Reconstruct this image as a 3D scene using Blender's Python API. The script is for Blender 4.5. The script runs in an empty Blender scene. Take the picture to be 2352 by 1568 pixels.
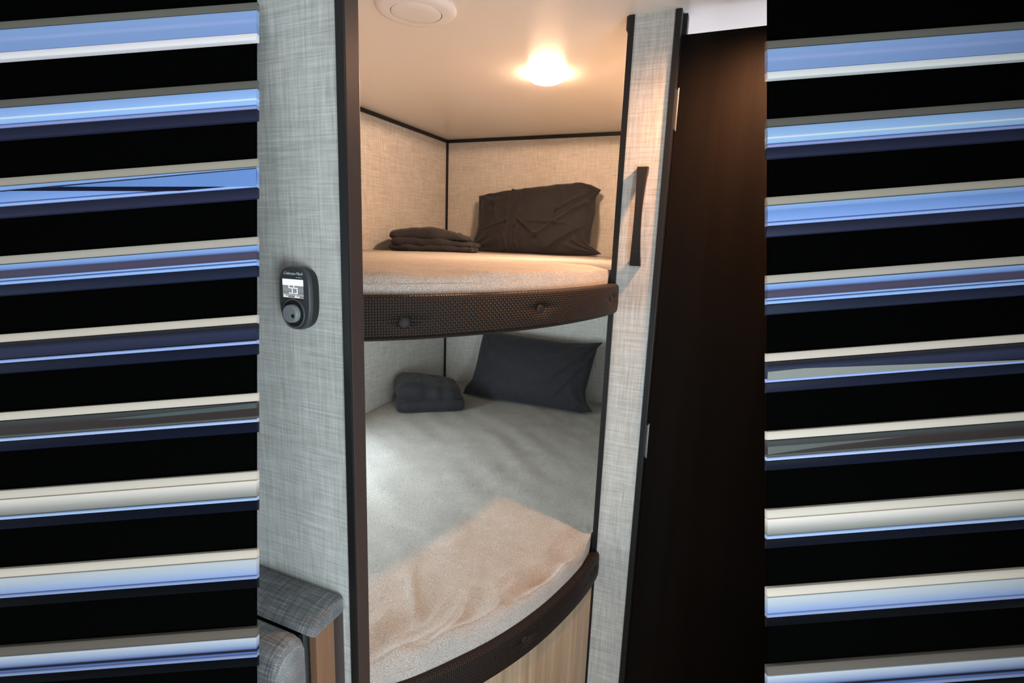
import bpy, bmesh, math, random
from mathutils import Vector, Matrix, noise

S = bpy.context.scene
COL = S.collection
random.seed(7)

# ------------------------------------------------------------------ camera
CAM = Vector((0, 0, 1.5))
YAW, PITCH, ROLL, FPX = -0.3993, -0.1867, 0.036, 1199.6
FW = Vector((math.sin(YAW)*math.cos(PITCH), math.cos(YAW)*math.cos(PITCH), math.sin(PITCH)))
_r = Vector((math.cos(YAW), -math.sin(YAW), 0)); _u = _r.cross(FW)
RT = math.cos(ROLL)*_r + math.sin(ROLL)*_u
UP = -math.sin(ROLL)*_r + math.cos(ROLL)*_u
cd = bpy.data.cameras.new('camera'); cam = bpy.data.objects.new('camera', cd); COL.objects.link(cam)
cd.sensor_fit = 'HORIZONTAL'; cd.sensor_width = 36; cd.lens = 36*FPX/2352; cd.clip_start = .02
cam.matrix_world = Matrix(((RT.x, UP.x, -FW.x, CAM.x), (RT.y, UP.y, -FW.y, CAM.y), (RT.z, UP.z, -FW.z, CAM.z), (0, 0, 0, 1)))
S.camera = cam

# ------------------------------------------------------------------ world, exposure, inferred window daylight and added daylight
S.view_settings.view_transform = 'Standard'; S.view_settings.look = 'None'
S.view_settings.gamma = 1; S.view_settings.use_curve_mapping = False
S.view_settings.exposure = 0.0
W = bpy.data.worlds.new('daylight'); S.world = W; W.use_nodes = True
W.node_tree.nodes['Background'].inputs[0].default_value = (.62, .76, 1, 1)
W.node_tree.nodes['Background'].inputs[1].default_value = 1.0

def area(name, loc, target, sx, sy, power, col, spread=math.pi):
    l = bpy.data.lights.new(name, 'AREA'); l.shape = 'RECTANGLE'; l.size = sx; l.size_y = sy
    l.energy = power; l.color = col; l.spread = spread
    o = bpy.data.objects.new(name, l); COL.objects.link(o); o.location = loc
    o.rotation_euler = (Vector(target)-Vector(loc)).to_track_quat('-Z', 'Y').to_euler()
    return o
XL_ = -1.6857
DAY = (.80, .93, 1.0)
area('window_daylight', (.845, -.45, .72), (-1, -.40, .85), .74, .90, 34, DAY)              # unseen, added low on the right wall to light the grey wall
area('window_daylight', (.845, .33, 1.15), (-1, .45, 1.15), .5, .66, 7.5, DAY)                 # unseen, added on the right wall to light the right slat screen
area('window_daylight', (-1.66, -.9, .98), (1, -.6, .9), 1.1, .5, 4, DAY)             # dinette window, left
area('window_daylight', (.30, -2.57, .75), (.25, 1, .80), .95, 1.1, 11, DAY)              # unseen fill added behind the camera to light the slat screens
area('window_daylight', (XL_+.012, 1.30, .93), (1, 1.34, .86), .62, .36, 22, DAY)               # small window of the lower bunk, hidden by the partition
area('window_daylight', (.835, 2.2, 1.55), (-1, 2.2, 1.75), .5, .45, 24, (.88, .87, 1.0)) # washroom window
WARM = (1.0, .62, .36)
sl = bpy.data.lights.new('aisle_spotlight', 'SPOT'); sl.energy = 66; sl.color = (1.0, .49, .25)
sl.spot_size = math.radians(152); sl.spot_blend = 1.0; sl.shadow_soft_size = .025
slo = bpy.data.objects.new('aisle_spotlight', sl); COL.objects.link(slo); slo.location = (.10, 1.356, 2.045)
slo.rotation_euler = (Vector((-.30, 1.42, .1))-slo.location).to_track_quat('-Z', 'Y').to_euler()

# ------------------------------------------------------------------ helpers
def lin(c):
    return tuple(((v/255)/12.92 if v/255 <= .04045 else ((v/255+.055)/1.055)**2.4) for v in c)
def setp(o, label=None, cat=None, group=None, kind=None):
    if label: o['label'] = label
    if cat: o['category'] = cat
    if group: o['group'] = group
    if kind: o['kind'] = kind
    return o
def empty(name, loc=(0, 0, 0)):
    o = bpy.data.objects.new(name, None); COL.objects.link(o); o.location = loc
    o.empty_display_size = .05
    return o
def par(o, p):
    if p is not None:
        o.parent = p; bpy.context.view_layer.update()
        o.matrix_parent_inverse = p.matrix_world.inverted()
    return o
def mesh(name, vs, fs, mat, parent=None, smooth=False, uvs=None):
    me = bpy.data.meshes.new(name); me.from_pydata([tuple(v) for v in vs], [], fs); me.update()
    if uvs:
        ul = me.uv_layers.new(name='UVMap')
        for lp in me.loops: ul.data[lp.index].uv = uvs[lp.vertex_index]
    o = bpy.data.objects.new(name, me); COL.objects.link(o)
    if mat: me.materials.append(mat)
    if smooth:
        for p in me.polygons: p.use_smooth = True
    return par(o, parent)
def frombm(name, bm, mat, parent=None, smooth=False):
    bmesh.ops.recalc_face_normals(bm, faces=bm.faces)
    me = bpy.data.meshes.new(name); bm.to_mesh(me); bm.free()
    o = bpy.data.objects.new(name, me); COL.objects.link(o)
    if mat: me.materials.append(mat)
    if smooth:
        for p in me.polygons: p.use_smooth = True
    return par(o, parent)
def box(name, a, b, mat, parent=None, bev=0, seg=2):
    bm = bmesh.new(); bmesh.ops.create_cube(bm, size=1)
    for v in bm.verts:
        v.co = Vector([(a[i]+b[i])/2 + v.co[i]*(b[i]-a[i]) for i in range(3)])
    if bev: bmesh.ops.bevel(bm, geom=list(bm.edges), offset=bev, segments=seg, affect='EDGES', profile=.6)
    return frombm(name, bm, mat, parent, smooth=False)
def lathe(name, prof, c, axis, mat, parent=None, n=40, caps=True):
    """prof: list of (radius, height along axis)"""
    ax = Vector(axis).normalized(); t = Vector((1, 0, 0)) if abs(ax.x) < .9 else Vector((0, 1, 0))
    e1 = ax.cross(t).normalized(); e2 = ax.cross(e1); c = Vector(c)
    vs, fs = [], []
    for r, h in prof:
        for k in range(n):
            a = 2*math.pi*k/n; vs.append(c+ax*h+(e1*math.cos(a)+e2*math.sin(a))*r)
    for i in range(len(prof)-1):
        for k in range(n):
            fs.append((i*n+k, i*n+(k+1) % n, (i+1)*n+(k+1) % n, (i+1)*n+k))
    if caps:
        fs.append(tuple(range(n-1, -1, -1))); fs.append(tuple((len(prof)-1)*n+k for k in range(n)))
    bm = bmesh.new(); bv = [bm.verts.new(v) for v in vs]
    for f in fs:
        try: bm.faces.new([bv[i] for i in f])
        except ValueError: pass
    bmesh.ops.remove_doubles(bm, verts=bm.verts, dist=1e-6)
    o = frombm(name, bm, mat, parent, smooth=True)
    return autosm(o)
def autosm(o, ang=40):
    me = o.data; me.set_sharp_from_angle(angle=math.radians(ang)); return o

# ---- node materials
def newmat(name):
    m = bpy.data.materials.new(name); m.use_nodes = True
    nt = m.node_tree; return m, nt, nt.nodes['Principled BSDF']
def nd(nt, t, **k):
    n = nt.nodes.new(t)
    for a, v in k.items():
        if a.startswith('i_'):
            key = a[2:]; n.inputs[int(key) if key.isdigit() else key].default_value = v
        else: setattr(n, a, v)
    return n
def plain(name, c, rough=.5, spec=.5, metal=0, coat=0):
    m, nt, b = newmat(name)
    b.inputs['Base Color'].default_value = (*c, 1); b.inputs['Roughness'].default_value = rough
    b.inputs['Specular IOR Level'].default_value = spec; b.inputs['Metallic'].default_value = metal
    if coat: b.inputs['Coat Weight'].default_value = coat
    return m
def scaled_noise(nt, coord, scale, detail=2, rough=.5):
    mp = nd(nt, 'ShaderNodeMapping'); mp.inputs['Scale'].default_value = scale
    nt.links.new(coord, mp.inputs['Vector'])
    nz = nd(nt, 'ShaderNodeTexNoise'); nz.inputs['Scale'].default_value = 1
    nz.inputs['Detail'].default_value = detail; nz.inputs['Roughness'].default_value = rough
    nt.links.new(mp.outputs[0], nz.inputs['Vector']); return nz.outputs['Fac']
def math_(nt, op, a, b=None, clamp=False):
    n = nd(nt, 'ShaderNodeMath', operation=op); n.use_clamp = clamp
    for i, v in enumerate((a, b)):
        if v is None: continue
        if isinstance(v, (int, float)): n.inputs[i].default_value = v
        else: nt.links.new(v, n.inputs[i])
    return n.outputs[0]
def ramp(nt, fac, stops, interp='LINEAR'):
    r = nd(nt, 'ShaderNodeValToRGB'); r.color_ramp.interpolation = interp
    el = r.color_ramp.elements
    while len(el) < len(stops): el.new(.5)
    for e, (p, c) in zip(el, stops): e.position = p; e.color = (*c, 1)
    nt.links.new(fac, r.inputs[0]); return r.outputs[0]
def bump(nt, bs, h, strength, dist):
    b = nd(nt, 'ShaderNodeBump'); b.inputs['Strength'].default_value = strength; b.inputs['Distance'].default_value = dist
    nt.links.new(h, b.inputs['Height']); nt.links.new(b.outputs[0], bs.inputs['Normal'])

def linen(name, horiz, c0, c1, rough=.62, k=1.35):
    """linen-print wallboard; horiz = 'x' or 'y', the world axis that runs along the wall"""
    m, nt, b = newmat(name)
    g = nd(nt, 'ShaderNodeNewGeometry').outputs['Position']
    def sc(a, z): return (a, 1, z) if horiz == 'x' else (1, a, z)
    v1 = scaled_noise(nt, g, sc(420*k, 14*k), 2, .6)
    h1 = scaled_noise(nt, g, sc(12*k, 420*k), 2, .6)
    v2 = scaled_noise(nt, g, sc(150*k, 9*k), 2)
    h2 = scaled_noise(nt, g, sc(8*k, 150*k), 2)
    big = scaled_noise(nt, g, sc(5, 5), 3)
    tot = math_(nt, 'ADD', math_(nt, 'ADD', v1, h1), math_(nt, 'MULTIPLY', math_(nt, 'ADD', v2, h2), .8))
    tot = math_(nt, 'ADD', tot, math_(nt, 'MULTIPLY', big, .25))      # mean ~1.925
    f = math_(nt, 'MULTIPLY', math_(nt, 'SUBTRACT', tot, 1.52), 1.2, clamp=True)
    col = ramp(nt, f, [(0, c0), (.5, tuple((a+d)/2 for a, d in zip(c0, c1))), (1, c1)])
    nt.links.new(col, b.inputs['Base Color']); b.inputs['Roughness'].default_value = rough
    b.inputs['Specular IOR Level'].default_value = .25
    bump(nt, b, tot, .15, .0008)
    return m
LIN0, LIN1 = (.39, .385, .365), (.66, .655, .625)
M_LX = linen('linen_board_x', 'x', LIN0, LIN1)
M_LY = linen('linen_board_y', 'y', LIN0, LIN1)

def fleece(name, c0, c1):
    m, nt, b = newmat(name)
    g = nd(nt, 'ShaderNodeNewGeometry').outputs['Position']
    n1 = scaled_noise(nt, g, (420, 420, 420), 3, .6)
    n2 = scaled_noise(nt, g, (14, 14, 14), 4, .6)
    f = math_(nt, 'ADD', math_(nt, 'MULTIPLY', n1, .92), math_(nt, 'MULTIPLY', n2, .16))
    col = ramp(nt, f, [(.36, c0), (.74, c1)])
    nt.links.new(col, b.inputs['Base Color']); b.inputs['Roughness'].default_value = .98
    b.inputs['Specular IOR Level'].default_value = .02
    bump(nt, b, n1, .55, .004)
    return m
M_FLEECE = fleece('taupe_fleece', (.24, .232, .218), (.51, .493, .463))

def cloth(name, c):
    m, nt, b = newmat(name)
    g = nd(nt, 'ShaderNodeNewGeometry').outputs['Position']
    n = scaled_noise(nt, g, (900, 900, 900), 2); w = scaled_noise(nt, g, (22, 22, 22), 3)
    col = ramp(nt, w, [(.3, tuple(v*.85 for v in c)), (.7, tuple(v*1.15 for v in c))])
    nt.links.new(col, b.inputs['Base Color']); b.inputs['Roughness'].default_value = .8
    b.inputs['Specular IOR Level'].default_value = .25; b.inputs['Sheen Weight'].default_value = .12
    bump(nt, b, n, .1, .0006); return m
M_SHEET = cloth('charcoal_cotton', (.0195, .0198, .0245))

def weave(name, c):
    """basket-woven vinyl in UV metres"""
    m, nt, b = newmat(name)
    uv = nd(nt, 'ShaderNodeUVMap').outputs[0]
    sep = nd(nt, 'ShaderNodeSeparateXYZ'); nt.links.new(uv, sep.inputs[0])
    P = .0052
    U = math_(nt, 'DIVIDE', sep.outputs[0], P); V = math_(nt, 'DIVIDE', sep.outputs[1], P)
    fu = math_(nt, 'SUBTRACT', math_(nt, 'FRACT', U), .5); fv = math_(nt, 'SUBTRACT', math_(nt, 'FRACT', V), .5)
    par_ = math_(nt, 'MODULO', math_(nt, 'ADD', math_(nt, 'FLOOR', U), math_(nt, 'FLOOR', V)), 2)
    # strip running along u where par=0, along v where par=1: profile = 1-(2*across)^2, ends rounded
    def prof(ac, al):
        a = math_(nt, 'MULTIPLY', math_(nt, 'MULTIPLY', ac, ac), 3.4)
        c_ = math_(nt, 'MULTIPLY', math_(nt, 'MULTIPLY', al, al), 1.2)
        return math_(nt, 'SUBTRACT', math_(nt, 'SUBTRACT', 1, a), c_)
    p0, p1 = prof(fv, fu), prof(fu, fv)
    mx = nd(nt, 'ShaderNodeMix'); mx.data_type = 'FLOAT'
    nt.links.new(par_, mx.inputs[0]); nt.links.new(p0, mx.inputs[2]); nt.links.new(p1, mx.inputs[3])
    h = mx.outputs[0]
    col = ramp(nt, h, [(.0, tuple(v*.25 for v in c)), (.55, c), (1, tuple(v*1.35 for v in c))])  # glints tinted into the colour: strip crowns lighter, gaps darker
    nt.links.new(col, b.inputs['Base Color']); b.inputs['Roughness'].default_value = .5
    b.inputs['Specular IOR Level'].default_value = .22
    bump(nt, b, h, .9, .0016); return m
M_WEAVE = weave('woven_brown_vinyl', (.0145, .009, .007))
M_BUTTON = plain('brown_vinyl_button', (.018, .012, .010), .6, .25)

def ceiling_mat():
    m, nt, b = newmat('cream_ceiling_board')
    g = nd(nt, 'ShaderNodeNewGeometry').outputs['Position']
    n = scaled_noise(nt, g, (220, 220, 220), 3, .6)
    b.inputs['Base Color'].default_value = (.80, .76, .71, 1); b.inputs['Roughness'].default_value = .28
    b.inputs['Specular IOR Level'].default_value = .45
    bump(nt, b, n, .22, .0012); return m
M_CEIL = ceiling_mat()
M_BLACK = plain('black_trim', (.008, .008, .009), .42, .4)
M_BROWN = plain('dark_brown_trim', (.045, .030, .027), .38, .5)
M_WHITE = plain('white_plastic', (.80, .78, .76), .35)
M_FLOOR = plain('grey_vinyl_floor', (.16, .14, .12), .5)

def wood(name, c0, c1, sc=(60, 60, 2.2), rough=.45, spec=.4):
    m, nt, b = newmat(name)
    g = nd(nt, 'ShaderNodeNewGeometry').outputs['Position']
    n1 = scaled_noise(nt, g, sc, 4, .6); n2 = scaled_noise(nt, g, (sc[0]/5, sc[1]/5, sc[2]/3), 3)
    f = math_(nt, 'ADD', math_(nt, 'MULTIPLY', n1, .5), math_(nt, 'MULTIPLY', n2, .5))
    col = ramp(nt, f, [(.32, c0), (.68, c1)])
    nt.links.new(col, b.inputs['Base Color']); b.inputs['Roughness'].default_value = rough
    b.inputs['Specular IOR Level'].default_value = spec
    bump(nt, b, n1, .05, .001); return m
M_OAK = wood('pale_oak', (.28, .18, .11), (.58, .42, .28))
M_WALNUT = wood('warm_walnut', (.14, .075, .043), (.26, .145, .085))
M_DOOR = wood('dark_espresso_door', (.004, .0029, .0023), (.008, .0057, .0043), (40, 40, 1.6), .6, .06)
M_STEEL = plain('satin_steel', (.22, .21, .20), .35, .5, 1)

# ------------------------------------------------------------------ the room
H = 2.0908; XL = -1.6857; YB = 2.88; YP = 1.4832; YG = .672; YS = 1.539; XR = .86; YF = -2.6
def struct(o): o['kind'] = 'structure'; return o
floor = struct(box('floor', (XL-.05, YF-.05, -.05), (XR+.05, YB+.05, 0), M_FLOOR))
ceil = struct(empty('ceiling', (0, 0, H)))
box('ceiling_panel', (XL-.05, YF-.05, H), (XR+.05, YS-.0012, H+.03), M_CEIL, ceil)
box('ceiling_panel', (XL-.05, YS+.0012, H+.0015), (XR+.05, YB+.05, H+.03), M_CEIL, ceil)
box('ceiling_backing', (XL-.05, YF-.05, H+.031), (XR+.05, YB+.05, H+.05), M_WHITE, ceil)
struct(box('wall_back', (XL-.05, YB, 0), (XR+.05, YB+.05, H), M_LX))
def wall_with_window(name, axis_x, thick, y0, y1, wy0, wy1, wz0, wz1, mat):
    """outer wall along Y at x=axis_x..axis_x+thick with a window hole"""
    vs, fs = [], []
    def b(a, c):
        n = len(vs)
        for x in (axis_x, axis_x+thick):
            for y in (a[0], c[0]):
                for z in (a[1], c[1]): vs.append((x, y, z))
        for f in ((0, 1, 3, 2), (4, 6, 7, 5), (0, 4, 5, 1), (2, 3, 7, 6), (0, 2, 6, 4), (1, 5, 7, 3)):
            fs.append(tuple(n+i for i in f))
    b((y0, 0), (wy0, H)); b((wy1, 0), (y1, H)); b((wy0, 0), (wy1, wz0)); b((wy0, wz1), (wy1, H))
    return struct(mesh(name, vs, fs, mat))
wall_with_window('wall_left', XL-.05, .05, YF, .68, -1.5, -.3, .7, 1.26, M_LY)
wall_with_window('wall_bunk', XL-.05, .05, .68, YB, .97, 1.63, .73, 1.13, M_LY)
# right outer wall: added aisle window and washroom window in two lengths
wall_with_window('wall_aisle', XR, .05, .02, 1.0, .06, .60, .80, 1.50, M_LY)
wall_with_window('wall_right', XR, .05, YF, .02, -.85, -.05, .25, 1.19, M_LY)  # opening for the added low window
wall_with_window('wall_washroom', XR, .05, 1.0, YB, 1.94, 2.46, 1.3, 1.8, M_WHITE)
vs = []
struct(box('wall_end', (XL-.05, YF-.05, 0), (XR+.05, YF, H), M_LX))
M_GLASS = plain('window_glass', (.75, .86, .95), .05); M_GLASS.node_tree.nodes['Principled BSDF'].inputs['Transmission Weight'].default_value = .9
for i, (x, y0, y1, z0, z1, nx) in enumerate(((XL-.03, -1.5, -.3, .7, 1.26, 1), (XR+.03, -.85, -.05, .25, 1.19, -1), (XR+.03, 1.94, 2.46, 1.3, 1.8, -1), (XL-.03, .97, 1.63, .73, 1.13, 1), (XR+.03, .06, .60, .80, 1.50, -1))):  # entry-side and aisle windows are added for their light
    w = struct(empty('window_%d' % (i+1), (x, (y0+y1)/2, z0)))
    box('pane', (x-.003, y0, z0), (x+.003, y1, z1), M_GLASS, w)
    t = .03
    for a, b_ in (((y0, z0), (y1, z0+t)), ((y0, z1-t), (y1, z1)), ((y0, z0+t), (y0+t, z1-t)), ((y1-t, z0+t), (y1, z1-t))):
        box('window_frame', (x-.012, a[0], a[1]), (x+.012, b_[0], b_[1]), M_BLACK, w)

# grey linen partition beside the dinette, with its edge trim
part = struct(box('wall_partition', (XL, YG, 0), (-.574, .701, H), M_LX))
t1 = struct(empty('trim_1', (-.577, YG, 0)))
box('trim_face', (-.5845, YG-.0035, 0), (-.5692, YG, H), M_BLACK, t1, .0012)
box('trim_end', (-.574, YG, 0), (-.5688, .7035, H), M_BROWN, t1, .0012)
# bunk end wall (narrow linen face seen from the aisle)
post = struct(box('wall_post', (-.324, YP, 0), (-.207, YB, H), M_LX))
t2 = struct(empty('trim_2', (-.32, YP, 0)))
box('trim_face', (-.3285, YP-.004, 0), (-.3125, YP, H), M_BLACK, t2, .0012)
box('trim_end', (-.3285, YP, 0), (-.324, YP+.03, H), M_BLACK, t2)
box('trim_cap', (-.3345, YP+.002, H-.034), (-.3285, YP+.03, H), M_BROWN, t2, .001)
t3 = struct(empty('trim_3', (-.2, YP, 0)))
box('trim_face', (-.2105, YP-.005, 0), (-.1945, YP, H), M_BLACK, t3, .0015)
box('trim_end', (-.207, YP, 0), (-.1945, 1.532, H), M_BLACK, t3)
# alcove corner trims
struct(box('trim_4', (XL, .70, H-.0175), (XL+.008, YB, H), M_BLACK))
struct(box('trim_5', (XL, YB-.008, H-.0175), (-.324, YB, H), M_BLACK))
struct(box('trim_6', (XL, YB-.010, 1.443), (XL+.011, YB, H-.0175), M_BLACK))
struct(box('trim_7', (XL, YB-.010, .6), (XL+.011, YB, 1.25), M_BLACK))
# washroom partition above / beside the door
struct(box('trim_8', (-.1945, 1.515, 2.0), (-.184, 1.545, H), M_BLACK))

# ---- dark door, hung just behind the post trim
door = struct(empty('door_1', (.1, 1.51, 0)))
box('door_leaf', (-.1935, 1.512, .012), (.50, 1.540, 2.040), M_DOOR, door, .0015)
for z0, z1 in ((1.808, 1.906), (.892, .991)):
    hg = box('hinge', (-.1965, 1.500, z0), (-.1905, 1.506, z1), M_STEEL, door, .0008)
    lathe('hinge_pin', [(.0032, z0-.004), (.0032, z0+(z1-z0)*.3), (.0026, z0+(z1-z0)*.305), (.0032, z0+(z1-z0)*.31), (.0032, z1+.004)], (-.1905, 1.5045, 0), (0, 0, 1), M_STEEL, hg, 12)
struct(box('wall_closet', (.51, 1.512, 0), (XR, 1.54, H), M_DOOR))

# ------------------------------------------------------------------ bunks: the curved front
CTRL = [(-.66, .705), (-.615, .742), (-.54, .82), (-.485, .900), (-.437, .983), (-.392, 1.08), (-.357, 1.18), (-.327, 1.30), (-.3095, 1.40), (-.303, 1.476)]
def catmull(P, n=10):
    P = [Vector((*p, 0)) for p in P]; P = [P[0]*2-P[1]]+P+[P[-1]*2-P[-2]]; out = []
    for i in range(1, len(P)-2):
        for k in range(n):
            t = k/n; a, b, c, d = P[i-1:i+3]
            out.append(.5*((2*b)+(c-a)*t+(2*a-5*b+4*c-d)*t*t+(3*b-a-3*c+d)*t**3))
    out.append(P[-2]); return out
CURVE = catmull(CTRL, 24)
def frames(c):
    o = []
    for i, p in enumerate(c):
        t = (c[min(i+1, len(c)-1)]-c[max(i-1, 0)]).normalized(); o.append((p, t, Vector((t.y, -t.x, 0))))
    return o
FR = frames(CURVE)
ARC = [0]
for i in range(1, len(CURVE)): ARC.append(ARC[-1]+(CURVE[i]-CURVE[i-1]).length)
def nearest(x, y):
    return min(range(len(CURVE)), key=lambda i: (CURVE[i].x-x)**2+(CURVE[i].y-y)**2)

def rail(name, z0, z1, buttons, parent):
    """padded rail swept along the curve; outer face bulges, pressed in at each button"""
    hgt = z1-z0; th = .026; n = 36
    prof = []; rc = .009/(hgt/2); rx = .009/(th/2)
    NZ = 22
    for k in range(NZ+1): prof.append((1.0, -1+rc+(2-2*rc)*k/NZ))
    for k in range(1, 6):
        a = math.pi/2*k/5; prof.append((1-rx+rx*math.cos(a), 1-rc+rc*math.sin(a)))
    prof += [(-.6, 1.0), (-1, .9), (-1, -.9), (-.6, -1.0)]
    for k in range(5, 0, -1):
        a = math.pi/2*k/5; prof.append((1-rx+rx*math.cos(a), -1+rc-rc*math.sin(a)))
    n = len(prof); vv = [0]
    for k in range(1, n): vv.append(vv[-1]+math.hypot((prof[k][0]-prof[k-1][0])*th/2, (prof[k][1]-prof[k-1][1])*hgt/2))
    vs, fs, uvs = [], [], []
    nf = len(FR)
    for i, (p, t, nn) in enumerate(FR):
        endk = min(1, max(.35, (ARC[-1]-ARC[i])/.01)) if ARC[-1]-ARC[i] < .01 else 1
        for k, (x, z) in enumerate(prof):
            off = (x-1)*th/2*(1 if x < 0 else 1)
            zz = (z0+z1)/2+z*hgt/2*(.9+.1*endk)
            d = off + (.0035*(1-z*z) if x > 0 else 0)
            if x > -.2:
                for (bs, bz) in buttons:
                    q = math.hypot((ARC[i]-bs)*.75, (zz-bz)*1.3)
                    d -= .009*math.exp(-(q/.017)**2)+.0035*math.exp(-((zz-bz-.004)/.007)**2-((ARC[i]-bs)/.05)**2)
            d *= 1 if endk == 1 else (.6+.4*endk)
            vs.append(p+nn*d+Vector((0, 0, zz))); uvs.append((ARC[i], vv[k]))
    for i in range(nf-1):
        for k in range(n):
            fs.append((i*n+k, (i+1)*n+k, (i+1)*n+(k+1) % n, i*n+(k+1) % n))
    fs.append(tuple(range(n))); fs.append(tuple((nf-1)*n+k for k in range(n-1, -1, -1)))
    o = mesh(name, vs, fs, M_WEAVE, parent, smooth=True, uvs=uvs)
    for (bs, bz) in buttons:
        i = min(range(nf), key=lambda j: abs(ARC[j]-bs)); p, t, nn = FR[i]
        c = p+Vector((0, 0, bz))-nn*.010
        lathe('button', [(.0015, .0), (.0112, .001), (.0118, .004), (.0114, .0072), (.0095, .0088), (.004, .0094)], c, nn, M_BUTTON, o, 28)
    return o
def curved_panel(name, off_out, th, z0, z1, mat, parent):
    vs, fs = [], []
    n = len(FR)
    for p, t, nn in FR:
        for d, z in ((-off_out, z0), (-off_out, z1), (-off_out-th, z1), (-off_out-th, z0)):
            vs.append(p+nn*d+Vector((0, 0, z)))
    for i in range(n-1):
        for k in range(4):
            fs.append((i*4+k, (i+1)*4+k, (i+1)*4+(k+1) % 4, i*4+(k+1) % 4))
    fs.append((0, 1, 2, 3)); fs.append(((n-1)*4+3, (n-1)*4+2, (n-1)*4+1, (n-1)*4))
    return autosm(mesh(name, vs, fs, mat, parent, smooth=True))
def platform(name, inset, z0, z1, mat, parent):
    pts = [(XL+.002, .703)]+[((p-nn*inset).x, max((p-nn*inset).y, .703)) for p, t, nn in FR[4:-6]]+[(-.3305, YP-.02), (-.3305, YB-.002), (XL+.002, YB-.002)]
    bm = bmesh.new(); lo = [bm.verts.new((x, y, z0)) for x, y in pts]; hi = [bm.verts.new((x, y, z1)) for x, y in pts]
    bm.faces.new(lo); bm.faces.new(hi)
    for i in range(len(pts)): bm.faces.new((lo[i], lo[(i+1) % len(pts)], hi[(i+1) % len(pts)], hi[i]))
    return frombm(name, bm, mat, parent)

bu = [(ARC[nearest(-.555, .80)], 1.347), (ARC[nearest(-.388, 1.085)], 1.357), (ARC[nearest(-.307, 1.425)], 1.358)]
ub = setp(empty('bunk_platform', (-1, 1.8, 1.30)), 'upper bunk shelf with a curved padded rail of woven dark brown vinyl', 'bunk')
platform('bunk_board', .028, 1.318, 1.346, M_OAK, ub)
rail('front_rail', 1.313, 1.398, bu, ub)
lb = setp(empty('bunk_platform', (-1, 1.8, 0)), 'lower bunk base with curved pale oak front under a dark woven rail', 'bunk')
platform('bunk_board', .028, .482, .512, M_OAK, lb)
rail('front_rail', .474, .566, [(ARC[nearest(-.396, 1.085)], .521), (ARC[nearest(-.306, 1.425)], .525)], lb)
curved_panel('front_panel', .016, .012, .0, .484, M_OAK, lb)

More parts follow.
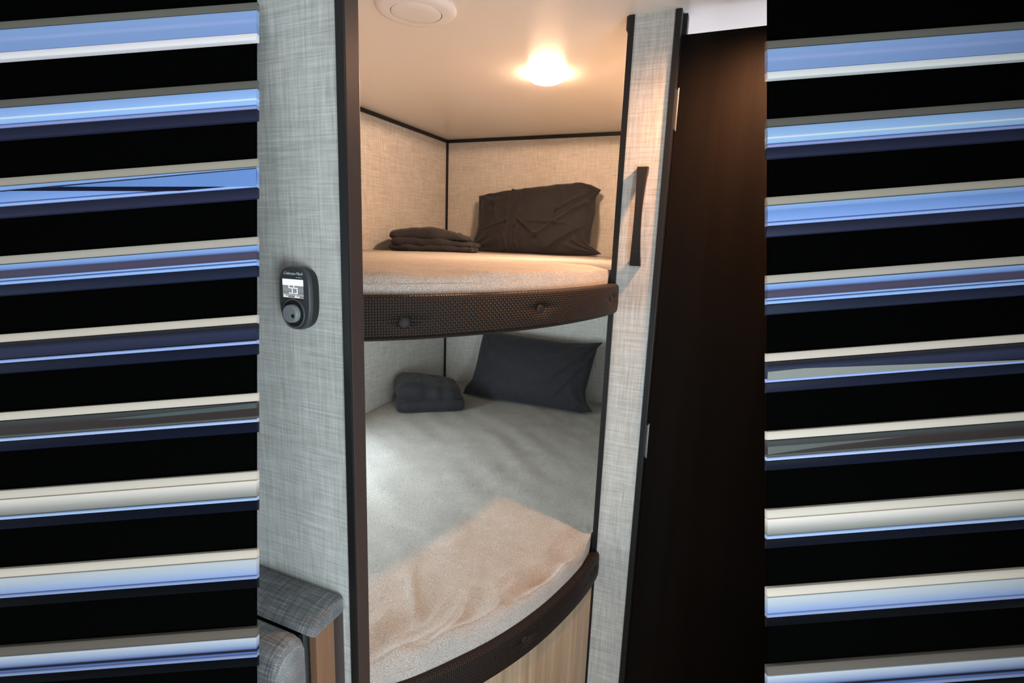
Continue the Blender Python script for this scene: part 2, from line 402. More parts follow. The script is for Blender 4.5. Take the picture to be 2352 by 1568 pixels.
CREASES = [(-0.475, 1.111, -0.331, 1.108), (-0.326, 1.11, -0.422, 1.02), (-0.767, 1.117, -0.607, 0.928), (-0.471, 0.978, -0.539, 0.868), (-0.708, 0.879, -0.571, 0.855), (-0.397, 1.192, -0.327, 1.346), (-0.927, 1.199, -0.78, 1.145), (-0.636, 1.305, -0.498, 1.317), (-0.405, 1.164, -0.339, 1.241), (-0.645, 1.09, -0.453, 1.061), (-0.962, 1.314, -0.766, 1.266), (-0.555, 0.849, -0.481, 0.997)]
def mattress(name, zbot, ztop, inset, wr, seed, label):
    front = [Vector((XL+.006, .712, 0))]+[Vector((XL+.006+(k/26)*(-.655-XL-.006), .712, 0)) for k in range(1, 26)]
    fr2 = frames(CURVE)
    front += [Vector(((p-nn*inset).x, max((p-nn*inset).y, .712), 0)) for p, t, nn in fr2[2:]]
    front[-1] = Vector((-.336, YP-.002, 0))
    front += [Vector((-.336, YP+.03, 0)), Vector((-.336, YP+.06, 0))]
    nF = len(front); L = [0]
    for i in range(1, nF): L.append(L[-1]+(front[i]-front[i-1]).length)
    vs, fs = [], []
    rr = .034
    rows = []
    zs = [zbot, zbot+.01, zbot+.03]+[zbot+.03+(ztop-rr-zbot-.03)*k/4 for k in range(1, 5)]
    for z in zs: rows.append((0, z))
    for k in range(1, 8):
        a = math.pi/2*k/7; rows.append((rr*(1-math.cos(a)), ztop-rr+rr*math.sin(a)))
    nT = 110
    for k in range(1, nT+1): rows.append((('f', (k/nT)**1.35), ztop))
    for (d, z) in rows:
        for i in range(nF):
            u = L[i]/L[-1]
            back = Vector((XL+.006+(-.336-XL-.006)*min(1, u*1.0), YB-.012, 0))
            dv = back-front[i]; ln = dv.length; dv.normalize()
            # inward direction for the rounded edge
            if isinstance(d, tuple): dist = rr+(ln-rr)*d[1]
            else: dist = d
            p = front[i]+dv*dist
            bulge = 0
            if not isinstance(d, tuple) and d == 0:
                f = (z-zbot)/(ztop-zbot); bulge = .012*math.sin(math.pi*min(1, f*1.1))-.004
                nn = -dv; bulge += .004*noise.noise(Vector((p.x*9+seed, p.y*9, z*14)))
                p = p+nn*bulge
            zz = z
            if z > ztop-.02:
                w = noise.noise(Vector((p.x*3+seed, p.y*3, 1)))*.005
                edge = math.exp(-(dist/.16)**2) if dist > 0 else 1
                q = Vector((p.x*6-p.y*4, p.x*2.2+p.y*2.6, seed))
                w += wr*(.15+edge)*(1-abs(noise.noise(q*1.3))*2.6)*.008+wr*(.1+edge)*.004*(1-abs(noise.noise(Vector((p.x*11+p.y*5, p.y*7-p.x*9, seed+7))))*3)
                w += wr*.004*noise.noise(Vector((p.x*7+p.y*9, (p.x-p.y)*2, seed+3)))
                if wr > 1:
                    for ci, (ax, ay, bx, by) in enumerate(CREASES):
                        dx, dy = bx-ax, by-ay; t = max(0, min(1, ((p.x-ax)*dx+(p.y-ay)*dy)/(dx*dx+dy*dy)))
                        ds = math.hypot(p.x-ax-t*dx, p.y-ay-t*dy)
                        w += (.0055+.0015*(ci % 3))*math.sin(math.pi*(.12+.76*t))*math.exp(-(ds/.014)**2)
                w -= .008*edge
                zz += w
            x = min(max(p.x, XL+.005), -.333); y = min(max(p.y, .709), YB-.011)
            vs.append((x, y, zz))
    for j in range(len(rows)-1):
        for i in range(nF-1):
            fs.append((j*nF+i, j*nF+i+1, (j+1)*nF+i+1, (j+1)*nF+i))
    # underside and flat side/back faces
    n0 = len(vs)
    for i in range(nF):
        u = L[i]/L[-1]
        vs.append((XL+.006+(-.336-XL-.006)*u, YB-.012, zbot))
    for i in range(nF-1): fs.append((i+1, i, n0+i, n0+i+1))
    last = (len(rows)-1)*nF
    for i in range(nF-1): fs.append((last+i, last+i+1, n0+i+1, n0+i))
    fs.append(tuple([j*nF for j in range(len(rows))]+[n0]))
    fs.append(tuple([n0+nF-1]+[j*nF+nF-1 for j in range(len(rows)-1, -1, -1)]))
    o = mesh(name, vs, fs, M_FLEECE, None, smooth=True)
    bm = bmesh.new(); bm.from_mesh(o.data); bmesh.ops.recalc_face_normals(bm, faces=bm.faces); bm.to_mesh(o.data); bm.free()
    autosm(o, 50)
    return setp(o, label, 'mattress')
mattress('mattress', 1.347, 1.443, .030, .45, 3.1, 'taupe fleece covered mattress on the upper bunk')
mattress('mattress', .513, .608, .022, 1.5, 8.4, 'taupe fleece covered mattress on the lower bunk, partly in shade')

# ------------------------------------------------------------------ pillows
def lerp_poly(P, t):
    P = [Vector(p) for p in P]; L = [0]
    for i in range(1, len(P)): L.append(L[-1]+(P[i]-P[i-1]).length)
    s = t*L[-1]
    for i in range(1, len(P)):
        if s <= L[i] or i == len(P)-1:
            k = (s-L[i-1])/max(1e-9, L[i]-L[i-1]); return P[i-1].lerp(P[i], min(1, max(0, k)))
def pillow(name, top, bot, left, right, thick, seed, wr, label, nrm, creases):
    NU, NV = 150, 90
    nrm = Vector(nrm).normalized()
    tl, tr, bl, br = Vector(top[0]), Vector(top[-1]), Vector(bot[0]), Vector(bot[-1])
    front, vs, fs = {}, [], []
    def co(u, v):
        T, B, Lf, R = lerp_poly(top, u), lerp_poly(bot, u), lerp_poly(left, v), lerp_poly(right, v)
        return T*(1-v)+B*v+Lf*(1-u)+R*u-(tl*(1-u)*(1-v)+tr*u*(1-v)+bl*(1-u)*v+br*u*v)
    def hgt(u, v):
        a, b = abs(2*u-1), abs(2*v-1)
        return max(0, (1-a**2.6))**.55*max(0, (1-b**2.4))**.5
    def wrk(u, v):
        e = 1-hgt(u, v)
        q = Vector((u*5+.8*v, v*3.2-.6*u, seed))
        w = (.5-abs(noise.noise(q*1.1)))*.5+(.5-abs(noise.noise(q*2.3+Vector((9, 2, 1)))))*.28
        rad = 0
        for (cu, cv) in ((0, 0), (1, 0), (0, 1), (1, 1)):
            du, dv = (u-cu)*1.9, v-cv; r = math.hypot(du, dv); an = math.atan2(dv, du)
            rad += math.exp(-(r/.42)**2)*math.sin(an*13+seed*3+2*noise.noise(Vector((r*5, cu, cv))))*.55*min(1, r*5)
        cr = 0
        for (u0, v0, u1, v1, amp, wd) in creases:
            dx, dy = (u1-u0)*1.9, v1-v0; ll = dx*dx+dy*dy; px, py = (u-u0)*1.9, v-v0
            t = max(0, min(1, (px*dx+py*dy)/ll)); dist = math.hypot(px-t*dx, py-t*dy)
            sgn = 1 if px*dy-py*dx > 0 else -1
            cr += amp*math.exp(-(dist/wd)**2)*(1 if amp > 0 else 1)+.5*abs(amp)*sgn*math.exp(-(dist/(wd*2.2))**2)
        return (w*wr*(.5+.7*e)+rad*wr)*min(1, hgt(u, v)*6)+cr*wr*min(1, hgt(u, v)*4)
    for j in range(NV+1):
        for i in range(NU+1):
            u, v = i/NU, j/NV
            front[(i, j)] = len(vs)
            vs.append(co(u, v)+nrm*(thick*.62*hgt(u, v)+wrk(u, v)*.010))
    back = {}
    for j in range(NV+1):
        for i in range(NU+1):
            if i in (0, NU) or j in (0, NV): back[(i, j)] = front[(i, j)]; continue
            u, v = i/NU, j/NV; back[(i, j)] = len(vs)
            vs.append(co(u, v)-nrm*(thick*.30*hgt(u, v)))
    for j in range(NV):
        for i in range(NU):
            fs.append((front[(i, j)], front[(i, j+1)], front[(i+1, j+1)], front[(i+1, j)]))
            fs.append((back[(i, j)], back[(i+1, j)], back[(i+1, j+1)], back[(i, j+1)]))
    o = mesh(name, vs, fs, M_SHEET, None, smooth=True)
    return setp(o, label, 'pillow')
UT = [(-1.414, 2.783, 1.758), (-1.202, 2.795, 1.787), (-.999, 2.804, 1.810), (-.841, 2.811, 1.828), (-.761, 2.807, 1.817), (-.702, 2.796, 1.789)]
UB = [(-1.395, 2.656, 1.449), (-1.261, 2.657, 1.447), (-1.003, 2.658, 1.447), (-.785, 2.658, 1.447), (-.705, 2.660, 1.449), (-.646, 2.666, 1.460)]
UL = [(-1.414, 2.783, 1.758), (-1.391, 2.743, 1.658), (-1.379, 2.713, 1.584), (-1.386, 2.685, 1.515), (-1.396, 2.671, 1.480), (-1.395, 2.656, 1.449)]
UR = [(-.702, 2.796, 1.789), (-.724, 2.781, 1.752), (-.714, 2.746, 1.666), (-.719, 2.709, 1.575), (-.716, 2.680, 1.504), (-.646, 2.666, 1.460)]
pillow('pillow', UT, UB, UL, UR, .10, 2.3, 1.6, 'creased charcoal pillow propped against the back wall on the upper bunk', (.12, -.92, .36),
       [(.30, .02, .28, .55, .7, .018), (.28, .55, .30, .98, .6, .018), (.40, .05, .37, .62, .8, .018), (.37, .6, .39, .97, .5, .016),
        (.39, .55, .56, .76, .9, .02), (.56, .76, .93, .30, .9, .03), (.44, .56, .80, .60, .5, .014), (.70, .42, .93, .18, .8, .022), (.73, .04, .69, .44, .5, .014),
        (.40, .97, .46, .72, .6, .014), (.10, .65, .28, .55, .5, .016), (.62, .95, .92, .62, .7, .03), (.17, .15, .18, .5, .6, .02)])
LT = [(-1.354, 2.764, .961), (-1.243, 2.77, .976), (-1.076, 2.767, .968), (-.839, 2.765, .963), (-.715, 2.768, .971), (-.632, 2.774, .984)]
LB = [(-1.409, 2.623, .618), (-1.273, 2.619, .612), (-1.029, 2.622, .612), (-.774, 2.622, .613), (-.701, 2.622, .613), (-.630, 2.631, .630)]
LL = [(-1.354, 2.764, .961), (-1.358, 2.729, .876), (-1.358, 2.689, .778), (-1.367, 2.659, .704), (-1.399, 2.641, .659), (-1.409, 2.623, .618)]
LR = [(-.632, 2.774, .984), (-.658, 2.76, .95), (-.672, 2.713, .836), (-.684, 2.667, .723), (-.670, 2.645, .670), (-.630, 2.631, .630)]
pillow('pillow', LT, LB, LL, LR, .13, 5.7, .55, 'smooth charcoal pillow leaning in the corner of the lower bunk', (.12, -.92, .36),
       [(.33, .03, .30, .45, .4, .02), (.72, .55, .95, .12, .9, .04), (.78, .75, .96, .3, .7, .035), (.6, .3, .9, .08, .5, .03), (.12, .5, .5, .48, .15, .015)])

# ------------------------------------------------------------------ folded sheets
def fold_layer(name, c, ex, ey, hx, hy, z0, zt, seed, parent, pw=8, sag=.3, wr=.006, roll=.5, wb=.018):
    """one folded layer: rounded slab, zt(u,v) its top height; front edge (v=0) rolled"""
    NU, NV = 70, 44; vs, fs = [], []; F, B = {}, {}
    c = Vector(c); ex = Vector((*ex, 0)).normalized(); ey = Vector((*ey, 0)).normalized()
    for j in range(NV+1):
        for i in range(NU+1):
            u, v = 2*i/NU-1, 2*j/NV-1
            # squircle footprint
            k = 1-.06*(abs(u)**3)*(abs(v)**3)
            edge = (max(0, 1-abs(u)**pw)*max(0, 1-abs(v)**pw))**.34
            p = c+ex*(u*hx*k)+ey*(v*hy*k)
            wob = noise.noise(Vector((u*2+seed, v*2, seed)))*wb
            p = p+ex*wob*abs(u)+ey*noise.noise(Vector((u*3, v, seed+4)))*wb*abs(v)
            ht = zt(u, v)
            w = wr*((.4-abs(noise.noise(Vector((u*3.2+v, v*2.4-u, seed+1)))))+.5*noise.noise(Vector((u*8, v*8+u*3, seed))))
            w += wr*.3*math.sin(u*11+3*noise.noise(Vector((u*2, v*2, seed))))*max(0, -v)**2
            mid = z0+(ht)*roll
            F[(i, j)] = len(vs); vs.append((p.x, p.y, mid+(ht*(1-roll)+w)*edge))
            if i in (0, NU) or j in (0, NV): B[(i, j)] = F[(i, j)]
            else: B[(i, j)] = len(vs); vs.append((p.x, p.y, mid-(ht*roll)*min(1, edge*1.25)))
    for j in range(NV):
        for i in range(NU):
            fs.append((F[(i, j)], F[(i+1, j)], F[(i+1, j+1)], F[(i, j+1)]))
            fs.append((B[(i, j)], B[(i, j+1)], B[(i+1, j+1)], B[(i+1, j)]))
    return mesh(name, vs, fs, M_SHEET, parent, smooth=True)
# lower: front edge (-1.542,2.143)->(-1.257,2.368)
e1 = (.285, .225); e2 = (-.225, .285)
cx, cy = -1.4995, 2.372
fl = setp(empty('folded_sheets', (cx, cy, .608)), 'plump folded charcoal sheets on the lower bunk beside the left wall', 'bedding', 'folded sheet sets on the bunks')
fold_layer('fold', (-1.478, 2.362, 0), e1, e2, .186, .138, .611, lambda u, v: .060, 1.2, fl, wr=.003, wb=.008)
fold_layer('fold', (-1.483, 2.358, 0), e1, e2, .172, .130, .663, lambda u, v: .098-.030*u+.010*v, 4.4, fl, wr=.006, pw=4, roll=.32, wb=.012)
e1 = (.41, .15); e2 = (-.15, .41)
fu = setp(empty('folded_sheets', (-1.4, 2.3, 1.443)), 'crumpled stack of folded charcoal sheets on the upper bunk', 'bedding', 'folded sheet sets on the bunks')
fold_layer('fold', (-1.41, 2.305, 0), e1, e2, .215, .145, 1.444, lambda u, v: .034+.004*math.sin(u*6), 6.1, fu, wr=.006)
fold_layer('fold', (-1.40, 2.305, 0), e1, e2, .205, .140, 1.466, lambda u, v: .036+.012*math.exp(-((u-.05)/.35)**2)-.010*u, 7.9, fu, wr=.009)
fold_layer('fold', (-1.425, 2.305, 0), e1, e2, .200, .138, 1.496, lambda u, v: .060-.032*max(0, u)**1.5-.004*abs(u)+.012*math.exp(-((u-.05)/.35)**2)*max(0, -v), 3.3, fu, wr=.008, pw=3.4, roll=.30)

# ------------------------------------------------------------------ ceiling lamp and vent
def emis(name, c, s):
    m, nt, b = newmat(name)
    b.inputs['Base Color'].default_value = (*c, 1); b.inputs['Emission Color'].default_value = (*c, 1); b.inputs['Emission Strength'].default_value = s
    return m
lx, ly = -.695, 1.872
lamp = setp(empty('ceiling_lamp', (lx, ly, H)), 'glowing round domed lamp on the ceiling above the upper bunk', 'lamp')
lathe('lamp_base', [(.066, 0), (.066, -.007), (.060, -.008)], (lx, ly, H+.0015), (0, 0, 1), M_WHITE, lamp, 48)
lathe('lamp_dome', [(.060, -.0075), (.0685, -.008), (.068, -.012), (.062, -.020), (.049, -.027), (.032, -.032), (.010, -.034)], (lx, ly, H+.0015), (0, 0, 1), emis('lamp_glow', (1.0, .60, .37), 85), lamp, 48)

dl = bpy.data.lights.new('ceiling_lamp_light', 'SPOT'); dl.energy = 46; dl.color = (1.0, .60, .37)
dl.spot_size = math.radians(179); dl.spot_blend = 0; dl.shadow_soft_size = .045
dlo = bpy.data.objects.new('lamp_light', dl); COL.objects.link(dlo); dlo.location = (lx, ly, H-.040); par(dlo, lamp)
vx, vy = -.835, 1.262
vent = setp(empty('ceiling_vent', (vx, vy, H)), 'round white vent cover on the ceiling near the partition', 'vent')
lathe('vent_ring', [(.104, 0), (.104, -.006), (.098, -.013), (.086, -.016), (.0668, -.0165), (.0668, -.004)], (vx, vy, H), (0, 0, 1), M_WHITE, vent, 56)
lathe('vent_disc', [(.0645, -.002), (.0645, -.0155), (.060, -.0175), (.030, -.0185)], (vx, vy, H), (0, 0, 1), M_WHITE, vent, 56)
al = setp(empty('aisle_lamp', (.10, 1.375, H)), 'small recessed ceiling spotlight over the aisle', 'lamp')
lathe('lamp_ring', [(.045, 0), (.045, -.006), (.032, -.008), (.030, -.001)], (.10, 1.375, H), (0, 0, 1), M_WHITE, al, 32, caps=False)

# ------------------------------------------------------------------ grab handle on the post
def grab_handle():
    z0, z1, n = 1.449, 1.711, 40
    xc0, xc1 = -.2615, -.2600
    vs, fs = [], []
    for i in range(n+1):
        t = i/n; z = z0+(z1-z0)*t; b = math.sin(math.pi*t)
        xc = xc0+(xc1-xc0)*t
        hw = .0150-.0052*b
        fy = YP-(.016+.017*b)
        foot = t < .10 or t > .90
        by = YP if foot else fy+.010+.004*(1-b)
        for x, y in ((-hw, by), (-hw, fy+.002), (-hw+.002, fy), (hw-.002, fy), (hw, fy+.002), (hw, by)):
            vs.append((xc+x, y, z))
    for i in range(n):
        for k in range(6):
            fs.append((i*6+k, i*6+(k+1) % 6, (i+1)*6+(k+1) % 6, (i+1)*6+k))
    fs.append(tuple(range(5, -1, -1))); fs.append(tuple(n*6+k for k in range(6)))
    o = autosm(mesh('grab_handle', vs, fs, plain('bronze_black_handle', (.014, .011, .010), .35, .5), None, smooth=True), 35)
    setp(o, 'arched dark bronze grab handle on the narrow linen wall end', 'handle')
    for x in (-.2665, -.2565):
        lathe('screw', [(.0006, -.0002), (.0009, .0001), (.0006, .0005)], (x, YP-.0243, 1.489), (0, -1, 0), M_STEEL, o, 10)
grab_handle()

# ------------------------------------------------------------------ thermostat
th = setp(empty('thermostat', (-.667, YG, 1.345)), 'black thermostat with lit display and round dial on grey linen wall', 'thermostat')
M_TB = plain('graphite_plastic', (.040, .043, .046), .42); M_TD = plain('black_plastic', (.008, .008, .008), .5)
def outline(cx, cz, w, h, n=72, topw=1, botw=.86):
    P = []
    for k in range(n):
        a = 2*math.pi*k/n; ca, sa = math.cos(a), math.sin(a)
        e = .50 if sa > 0 else .62
        x = math.copysign(abs(ca)**e, ca); z = math.copysign(abs(sa)**e, sa)
        wd = 1-(1-botw)*max(0, -z)**2-.04*max(0, z)**3
        P.append((cx+x*w/2*wd, cz+z*h/2))
    return P
def prism(name, rings, mat, parent):
    vs, fs = [], []; n = len(rings[0][0])
    for P, y in rings: vs += [(x, y, z) for x, z in P]
    for r in range(len(rings)-1):
        for k in range(n): fs.append((r*n+k, r*n+(k+1) % n, (r+1)*n+(k+1) % n, (r+1)*n+k))
    fs.append(tuple(range(n-1, -1, -1))); fs.append(tuple((len(rings)-1)*n+k for k in range(n)))
    bm = bmesh.new(); bv = [bm.verts.new(v) for v in vs]
    for f in fs: bm.faces.new([bv[i] for i in f])
    return autosm(frombm(name, bm, mat, parent, smooth=True), 30)
tcx, tcz = -.6665, 1.397
prism('back_shell', [(outline(tcx, tcz, .064, .098), YG), (outline(tcx, tcz, .066, .102), YG-.006), (outline(tcx, tcz, .067, .104), YG-.015)], M_TD, th)
TF = YG-.0225
prism('face_plate', [(outline(tcx, tcz, .067, .104), YG-.0152), (outline(tcx, tcz, .0665, .1035), YG-.0195), (outline(tcx, tcz, .063, .100), TF)], M_TB, th)
sx0, sx1, sz0, sz1 = -.6902, -.6455, 1.3975, 1.4285
box('screen_surround', (sx0-.0018, TF-.0004, sz0-.0018), (sx1+.0004, TF+.0006, sz1+.0004), M_TD, th)
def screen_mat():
    m, nt, b = newmat('lit_display_reflection')
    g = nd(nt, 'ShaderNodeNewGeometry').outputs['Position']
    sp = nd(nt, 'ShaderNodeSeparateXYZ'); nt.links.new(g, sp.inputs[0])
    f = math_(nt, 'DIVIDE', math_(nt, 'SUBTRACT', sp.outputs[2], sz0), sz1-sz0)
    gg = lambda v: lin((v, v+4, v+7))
    col = ramp(nt, f, [(0, gg(150)), (.10, gg(120)), (.16, gg(165)), (.20, gg(168)), (.24, gg(118)), (.42, gg(140)), (.62, gg(130)), (.665, gg(150)), (.675, gg(246)), (1, gg(246))])  # bright top band is a window reflection painted into the glow
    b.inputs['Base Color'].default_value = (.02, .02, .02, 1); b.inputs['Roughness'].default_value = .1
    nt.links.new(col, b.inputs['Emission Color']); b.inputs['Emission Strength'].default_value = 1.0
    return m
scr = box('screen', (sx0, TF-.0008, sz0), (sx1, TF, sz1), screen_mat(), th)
M_SEG = emis('display_segment', (.72, .86, 1.0), .95)
def seg(x0, z0, x1, z1):
    return box('digit_segment', (x0, TF-.0012, z0), (x1, TF-.0007, z1), M_SEG, scr)
for k in range(2):
    xo = sx0+.0135+k*.0105; w = .0082; zt, zm_, zb = 1.4237, 1.4142, 1.4052; tt = .0011
    seg(xo, zt-tt, xo+w, zt); seg(xo, zm_, xo+tt, zt); seg(xo, zm_-tt/2, xo+w, zm_+tt/2)
    seg(xo+w-tt, zb, xo+w, zm_); seg(xo, zb, xo+w, zb+tt)
for xo in (sx0+.0015, sx0+.026):
    seg(xo, 1.3990, xo+.005, 1.4002); seg(xo+.0018, 1.3990, xo+.0032, 1.4025); seg(xo+.0062, 1.3990, xo+.0095, 1.4005)
def text(body, size, loc, mat, parent, shear=0, extrude=.0002):
    cu = bpy.data.curves.new('t', 'FONT'); cu.body = body; cu.size = size; cu.shear = shear; cu.extrude = extrude; cu.align_x = 'CENTER'
    cu.resolution_u = 3
    to = bpy.data.objects.new('t', cu); COL.objects.link(to)
    bpy.context.view_layer.update()
    me = bpy.data.meshes.new_from_object(to.evaluated_get(bpy.context.evaluated_depsgraph_get()))
    bpy.data.objects.remove(to)
    o = bpy.data.objects.new('lettering', me); COL.objects.link(o); me.materials.clear(); me.materials.append(mat)
    o.location = loc; o.rotation_euler = (math.pi/2, 0, 0)
    return par(o, parent)
M_TXT = plain('silver_print', (.55, .58, .62), .5)
text('Coleman-Mach', .0067, (tcx-.001, TF-.0003, 1.4358), M_TXT, th, .45)
box('print_line', (tcx+.006, TF-.0004, 1.4314), (tcx+.0175, TF, 1.4322), M_TXT, th)
kx, kz = -.6690, 1.3722
lathe('dial_ring', [(.0240, -.001), (.0240, .0012), (.0228, .0014), (.0224, .0004)], (kx, TF, kz), (0, -1, 0), plain('ring_grey', (.12, .125, .13), .35), th, 48)
lathe('dial_well', [(.0222, -.001), (.0222, .0006)], (kx, TF, kz), (0, -1, 0), M_TD, th, 48)
kn = lathe('dial_knob', [(.0152, 0), (.0148, .008), (.0140, .0090), (.009, .0093)], (kx, TF-.0006, kz), (0, -1, 0), plain('grey_knob', (.185, .20, .215), .45), th, 48)
lathe('finger_dimple', [(.0034, -.001), (.0034, .0006), (.0028, .0009)], (kx+.0080, TF-.0097, kz-.003), (0, -1, 0), M_TD, kn, 20)

# ------------------------------------------------------------------ dinette bench against the partition
bench = setp(empty('dinette_bench', (-1.1, .5, 0)), 'dinette bench with grey tweed backrest and brown wood end panel', 'bench')
def tweed():
    m, nt, b = newmat('grey_tweed')
    g = nd(nt, 'ShaderNodeNewGeometry').outputs['Position']
    v1 = scaled_noise(nt, g, (480, 16, 16), 2, .6); h1 = scaled_noise(nt, g, (18, 480, 480), 2, .6); bg = scaled_noise(nt, g, (12, 12, 12), 3)
    f = math_(nt, 'ADD', math_(nt, 'MULTIPLY', math_(nt, 'ADD', v1, h1), .5), math_(nt, 'MULTIPLY', math_(nt, 'SUBTRACT', bg, .5), .35))
    col = ramp(nt, f, [(.30, (.085, .088, .092)), (.5, (.18, .185, .19)), (.72, (.40, .41, .42))])
    nt.links.new(col, b.inputs['Base Color']); b.inputs['Roughness'].default_value = .8; b.inputs['Specular IOR Level'].default_value = .2
    bump(nt, b, f, .3, .001); return m
M_TWEED = tweed()
def extrude_x(name, prof, x0, x1, mat, parent, endr=.010):
    """profile in (y,z) swept along X with softened ends"""
    cy_ = sum(p[0] for p in prof)/len(prof); cz_ = sum(p[1] for p in prof)/len(prof)
    xs = [(x0, .86), (x0+endr*.3, .95), (x0+endr, 1)]+[(x0+(x1-x0)*k/12, 1) for k in range(1, 12)]+[(x1-endr, 1), (x1-endr*.3, .97), (x1, .90)]
    vs, fs = [], []; n = len(prof)
    for x, s in xs:
        for y, z in prof: vs.append((x, cy_+(y-cy_)*s, cz_+(z-cz_)*s))
    for i in range(len(xs)-1):
        for k in range(n): fs.append((i*n+k, i*n+(k+1) % n, (i+1)*n+(k+1) % n, (i+1)*n+k))
    fs.append(tuple(range(n))); fs.append(tuple((len(xs)-1)*n+k for k in range(n-1, -1, -1)))
    bm = bmesh.new(); bv = [bm.verts.new(v) for v in vs]
    for f in fs: bm.faces.new([bv[i] for i in f])
    return autosm(frombm(name, bm, mat, parent, smooth=True), 45)
cap = [(YG-.001, .826), (YG-.001, .852), (YG-.006, .857), (.655, .8585), (.635, .856), (.618, .850), (.604, .842), (.595, .833), (.592, .827), (.595, .8235), (.605, .8235)]
extrude_x('headrest_roll', cap, XL+.004, -.597, M_TWEED, bench, .012)
pad = [(.590, .45), (.590, .816), (.586, .826), (.570, .8305), (.550, .828), (.535, .818), (.525, .799), (.520, .76), (.512, .60), (.505, .45)]
extrude_x('back_cushion', pad, XL+.004, -.612, M_TWEED, bench, .022)
box('end_panel', (-.617, .602, 0), (-.600, .645, .824), M_WALNUT, bench, .0015)
box('end_post', (-.614, .645, 0), (-.602, YG-.001, .824), M_BROWN, bench)
box('back_board', (XL+.004, .5915, .2), (-.630, .601, .820), M_BLACK, bench)
extrude_x('seat_cushion', [(.50, .33), (.50, .43), (.48, .445), (.30, .45), (.08, .445), (.05, .43), (.045, .34), (.06, .33)], XL+.004, -.62, M_TWEED, bench, .02)
box('seat_base', (XL+.004, .10, 0), (-.62, .586, .329), M_WALNUT, bench)

# ------------------------------------------------------------------ added slat screens standing in for the side border bands
def slat_mat(name, stops, rough=.38, grain=.10):
    """sky reflections painted as colour bands across the slat (UV v), brushed along it (UV u)"""
    m, nt, b = newmat(name)
    uv = nd(nt, 'ShaderNodeUVMap').outputs[0]
    sp = nd(nt, 'ShaderNodeSeparateXYZ'); nt.links.new(uv, sp.inputs[0])
    w = scaled_noise(nt, uv, (3, 40, 1), 3)
    f = math_(nt, 'ADD', sp.outputs[1], math_(nt, 'MULTIPLY', math_(nt, 'SUBTRACT', w, .5), .05))
    col = ramp(nt, f, stops)
    gr = scaled_noise(nt, uv, (5, 120, 1), 3, .6)
    mul = math_(nt, 'ADD', math_(nt, 'MULTIPLY', math_(nt, 'SUBTRACT', gr, .5), grain*3), 1)
    mx = nd(nt, 'ShaderNodeVectorMath', operation='SCALE'); nt.links.new(col, mx.inputs[0]); nt.links.new(mul, mx.inputs['Scale'])
    nt.links.new(mx.outputs[0], b.inputs['Base Color']); b.inputs['Roughness'].default_value = rough
    b.inputs['Specular IOR Level'].default_value = .1
    return m
LIGHT_GAIN = {'L': ((1.48, 1.33, 1.28), (.95, .85, .80)), 'R': ((1.62, 1.48, 1.44), (.98, .88, .83))}  # colour gain from top to bottom slat, baked in to offset uneven light
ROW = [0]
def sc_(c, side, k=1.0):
    a, b = LIGHT_GAIN[side]; t = min(1, ROW[0]/8); g = [a[i]*(1-t)+b[i]*t for i in range(3)]; l = lin(c); return tuple(min(.95, l[i]*g[i]*k) for i in range(3))
# per slat: lip colour, painted reflection bands [(position, colour)], bead colour, return colour (None = no return)
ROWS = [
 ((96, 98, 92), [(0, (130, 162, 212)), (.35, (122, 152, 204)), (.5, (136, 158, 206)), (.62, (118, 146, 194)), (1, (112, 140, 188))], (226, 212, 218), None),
 ((92, 93, 88), [(0, (132, 170, 226)), (.40, (134, 172, 230)), (.60, (140, 176, 232)), (.68, (205, 228, 255)), (.76, (140, 178, 236)), (1, (138, 176, 236))], (126, 142, 192), (34, 38, 60)),  # palest stop is a painted highlight line
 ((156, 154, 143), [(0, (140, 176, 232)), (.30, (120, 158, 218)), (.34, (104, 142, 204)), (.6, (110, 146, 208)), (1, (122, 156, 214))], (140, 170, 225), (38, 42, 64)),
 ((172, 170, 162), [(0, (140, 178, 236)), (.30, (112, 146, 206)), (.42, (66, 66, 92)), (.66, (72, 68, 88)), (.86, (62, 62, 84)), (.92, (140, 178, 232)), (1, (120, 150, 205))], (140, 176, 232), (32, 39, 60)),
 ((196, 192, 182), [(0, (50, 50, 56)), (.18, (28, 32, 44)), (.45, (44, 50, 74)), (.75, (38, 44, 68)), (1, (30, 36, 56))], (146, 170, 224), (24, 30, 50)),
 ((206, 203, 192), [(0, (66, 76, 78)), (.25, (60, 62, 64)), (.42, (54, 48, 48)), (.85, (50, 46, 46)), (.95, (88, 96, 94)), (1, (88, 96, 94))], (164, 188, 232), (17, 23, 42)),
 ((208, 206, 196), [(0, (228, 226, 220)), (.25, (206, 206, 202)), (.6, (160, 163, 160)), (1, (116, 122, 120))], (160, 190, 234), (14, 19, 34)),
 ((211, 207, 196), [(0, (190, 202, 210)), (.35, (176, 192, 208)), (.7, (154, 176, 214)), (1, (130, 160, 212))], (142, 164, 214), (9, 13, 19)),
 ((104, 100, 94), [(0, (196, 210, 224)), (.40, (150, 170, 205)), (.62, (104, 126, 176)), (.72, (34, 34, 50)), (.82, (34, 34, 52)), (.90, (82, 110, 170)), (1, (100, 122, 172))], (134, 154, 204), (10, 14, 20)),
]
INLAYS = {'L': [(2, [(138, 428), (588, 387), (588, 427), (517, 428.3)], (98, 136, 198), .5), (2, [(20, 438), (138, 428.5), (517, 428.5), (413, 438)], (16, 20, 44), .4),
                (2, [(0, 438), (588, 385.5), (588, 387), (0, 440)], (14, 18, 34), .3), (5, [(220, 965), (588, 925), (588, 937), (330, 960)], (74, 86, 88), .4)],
          'R': [(4, [(1764, 854), (1848, 845.5), (2352, 826.5), (2352, 829), (1764, 872)], (128, 136, 133), .4), (5, [(1764, 1026), (1965, 1011), (2089, 1001), (1900, 1024), (1764, 1044)], (84, 92, 90), .4)]}
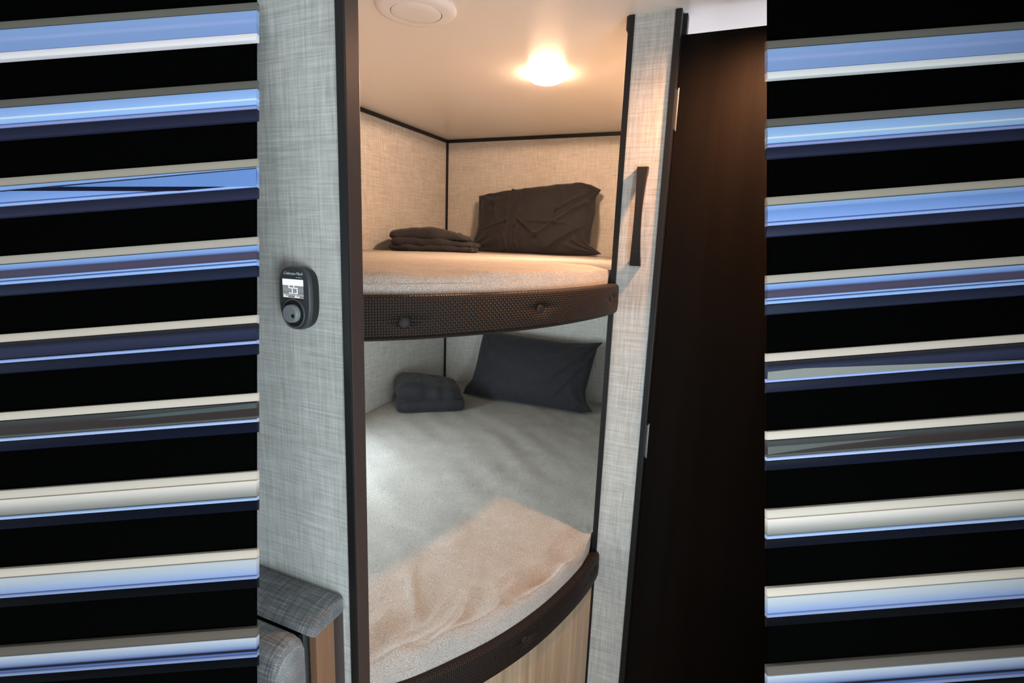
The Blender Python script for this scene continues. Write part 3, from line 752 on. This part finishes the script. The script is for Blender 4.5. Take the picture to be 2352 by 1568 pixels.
M_VOID = plain('black_backing', (.0015, .0015, .0015), 1.0, 0)
SLOPE = -.0765
def screen(side, d, x0, x1, xref, yfirst, n_above, n_below, label):
    """an added slat screen standing in for a border band; lengths given in millimetre-like units of d/FPX metres"""
    k = d/FPX
    org = CAM+FW*d
    def P(x, y, w): return org+RT*((x-1176)*k)-UP*((y-784)*k)+FW*(w*k)
    ytop = yfirst-n_above*180.5-(62 if side == 'L' else 110); ybot = yfirst+(9+n_below)*180.5-20
    root = setp(empty('added_border_band_screen', P((x0+x1)/2, ybot+60, 14)), label, 'screen', 'added slat screens for the border bands')
    xin0, xin1 = (x0, x1-9) if side == 'L' else (x0+9, x1)
    b = [P(xin0, ytop, 16), P(xin1, ytop, 16), P(xin1, ybot+60, 16), P(xin0, ybot+60, 16), P(xin0, ytop, 24), P(xin1, ytop, 24), P(xin1, ybot+60, 24), P(xin0, ybot+60, 24)]
    mesh('added_screen_backing', b, [(0, 1, 2, 3), (7, 6, 5, 4), (0, 4, 5, 1), (1, 5, 6, 2), (2, 6, 7, 3), (3, 7, 4, 0)], M_VOID, root)
    NX = 8
    def strip(name, prof, y0, mat, parent):
        """prof: list of (dy, w) front profile; closed behind at w=15"""
        vs, fs, uv = [], [], []
        full = prof+[(prof[-1][0], 15.5), (prof[0][0], 15.5)]
        n = len(full); a, e = prof[0][0], prof[-1][0]
        for i in range(NX+1):
            x = x0+(x1-x0)*i/NX; yb = y0+SLOPE*(x-xref)
            for dy, w in full:
                vs.append(P(x, yb+dy, w)); uv.append((i/NX, (dy-a)/(e-a)))
        for i in range(NX):
            for j in range(n): fs.append((i*n+j, i*n+(j+1) % n, (i+1)*n+(j+1) % n, (i+1)*n+j))
        fs.append(tuple(range(n))); fs.append(tuple(NX*n+j for j in range(n-1, -1, -1)))
        o = mesh(name, vs, fs, mat, parent, smooth=True, uvs=uv); return autosm(o, 35)
    mats = {}
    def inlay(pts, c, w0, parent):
        n = len(pts); m = slat_mat('slat_inlay_painted_light', [(0, sc_(c, side)), (1, sc_(c, side))])
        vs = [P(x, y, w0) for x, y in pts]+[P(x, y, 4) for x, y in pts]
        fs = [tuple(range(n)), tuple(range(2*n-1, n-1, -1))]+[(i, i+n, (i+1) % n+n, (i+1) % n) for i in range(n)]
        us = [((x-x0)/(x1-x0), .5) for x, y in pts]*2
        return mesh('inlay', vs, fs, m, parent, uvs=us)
    for r in range(-n_above, 9+n_below):
        q = r if 0 <= r < 9 else (0 if r < 0 else 7+(r % 2))
        lipc, face, bead, ret = ROWS[q]; y0 = yfirst+r*180.5
        ROW[0] = q
        if q not in mats:
            mats[q] = (slat_mat('slat_lip_painted_light', [(0, sc_(lipc, side, .8)), (.5, sc_(lipc, side)), (1, sc_(lipc, side))]),
                       slat_mat('slat_face_painted_light', [(p, sc_(c, side)) for p, c in face]),
                       slat_mat('slat_bead_painted_light', [(0, sc_(bead, side)), (1, sc_(bead, side))], grain=.04),
                       slat_mat('slat_return_painted_light', [(0, sc_(ret or (9, 9, 12), side, .55)), (1, sc_(ret or (9, 9, 12), side, 1.1))], grain=.04))
        ml, mf, mb, mr = mats[q]
        fe = 58 if q else 73
        fprof = [(20.5, 6), (21.5, 3.2)]+[(22+(fe-23.5)*t/6, 3.0-2.2*math.sin(math.pi*t/6)) for t in range(7)]+[(fe-.8, 3.2), (fe, 6)]
        s = strip('added_slat', fprof, y0, mf, root)
        for rr_, pts, c, w0 in INLAYS[side]:
            if rr_ == r: inlay(pts, c, w0, s)
        strip('lip', [(0, 8), (1, 6)]+[(1+17*t/4, 6-4.0*t/4) for t in range(1, 5)]+[(18.8, 4), (19, 8)], y0, ml, s)
        if q:
            strip('bead', [(59, 6), (60.2, 3)]+[(60.2+6.2*t/4, 3-1.6*math.sin(math.pi*t/4)) for t in range(1, 5)]+[(67.2, 6)], y0, mb, s)
            strip('return', [(67.6, 5), (69, 4.0), (80, 5.0), (90, 9), (92, 14)], y0, mr, s)
        else:
            strip('bead', [(73.5, 5), (74, 3.2)]+[(74+15*t/4, 3.2-1.2*math.sin(math.pi*t/4)) for t in range(1, 5)]+[(89.8, 6), (90, 14)], y0, mb, s)
    return root
screen('L', .797, -60, 588, 0, 45, 0, 1, 'made-up slat screen standing in for the blue and cream border band left of the grey linen wall')
screen('R', 1.04, 1764, 2420, 1764, 90, 0, 3, 'made-up slat screen standing in for the blue and cream border band right of the dark door')
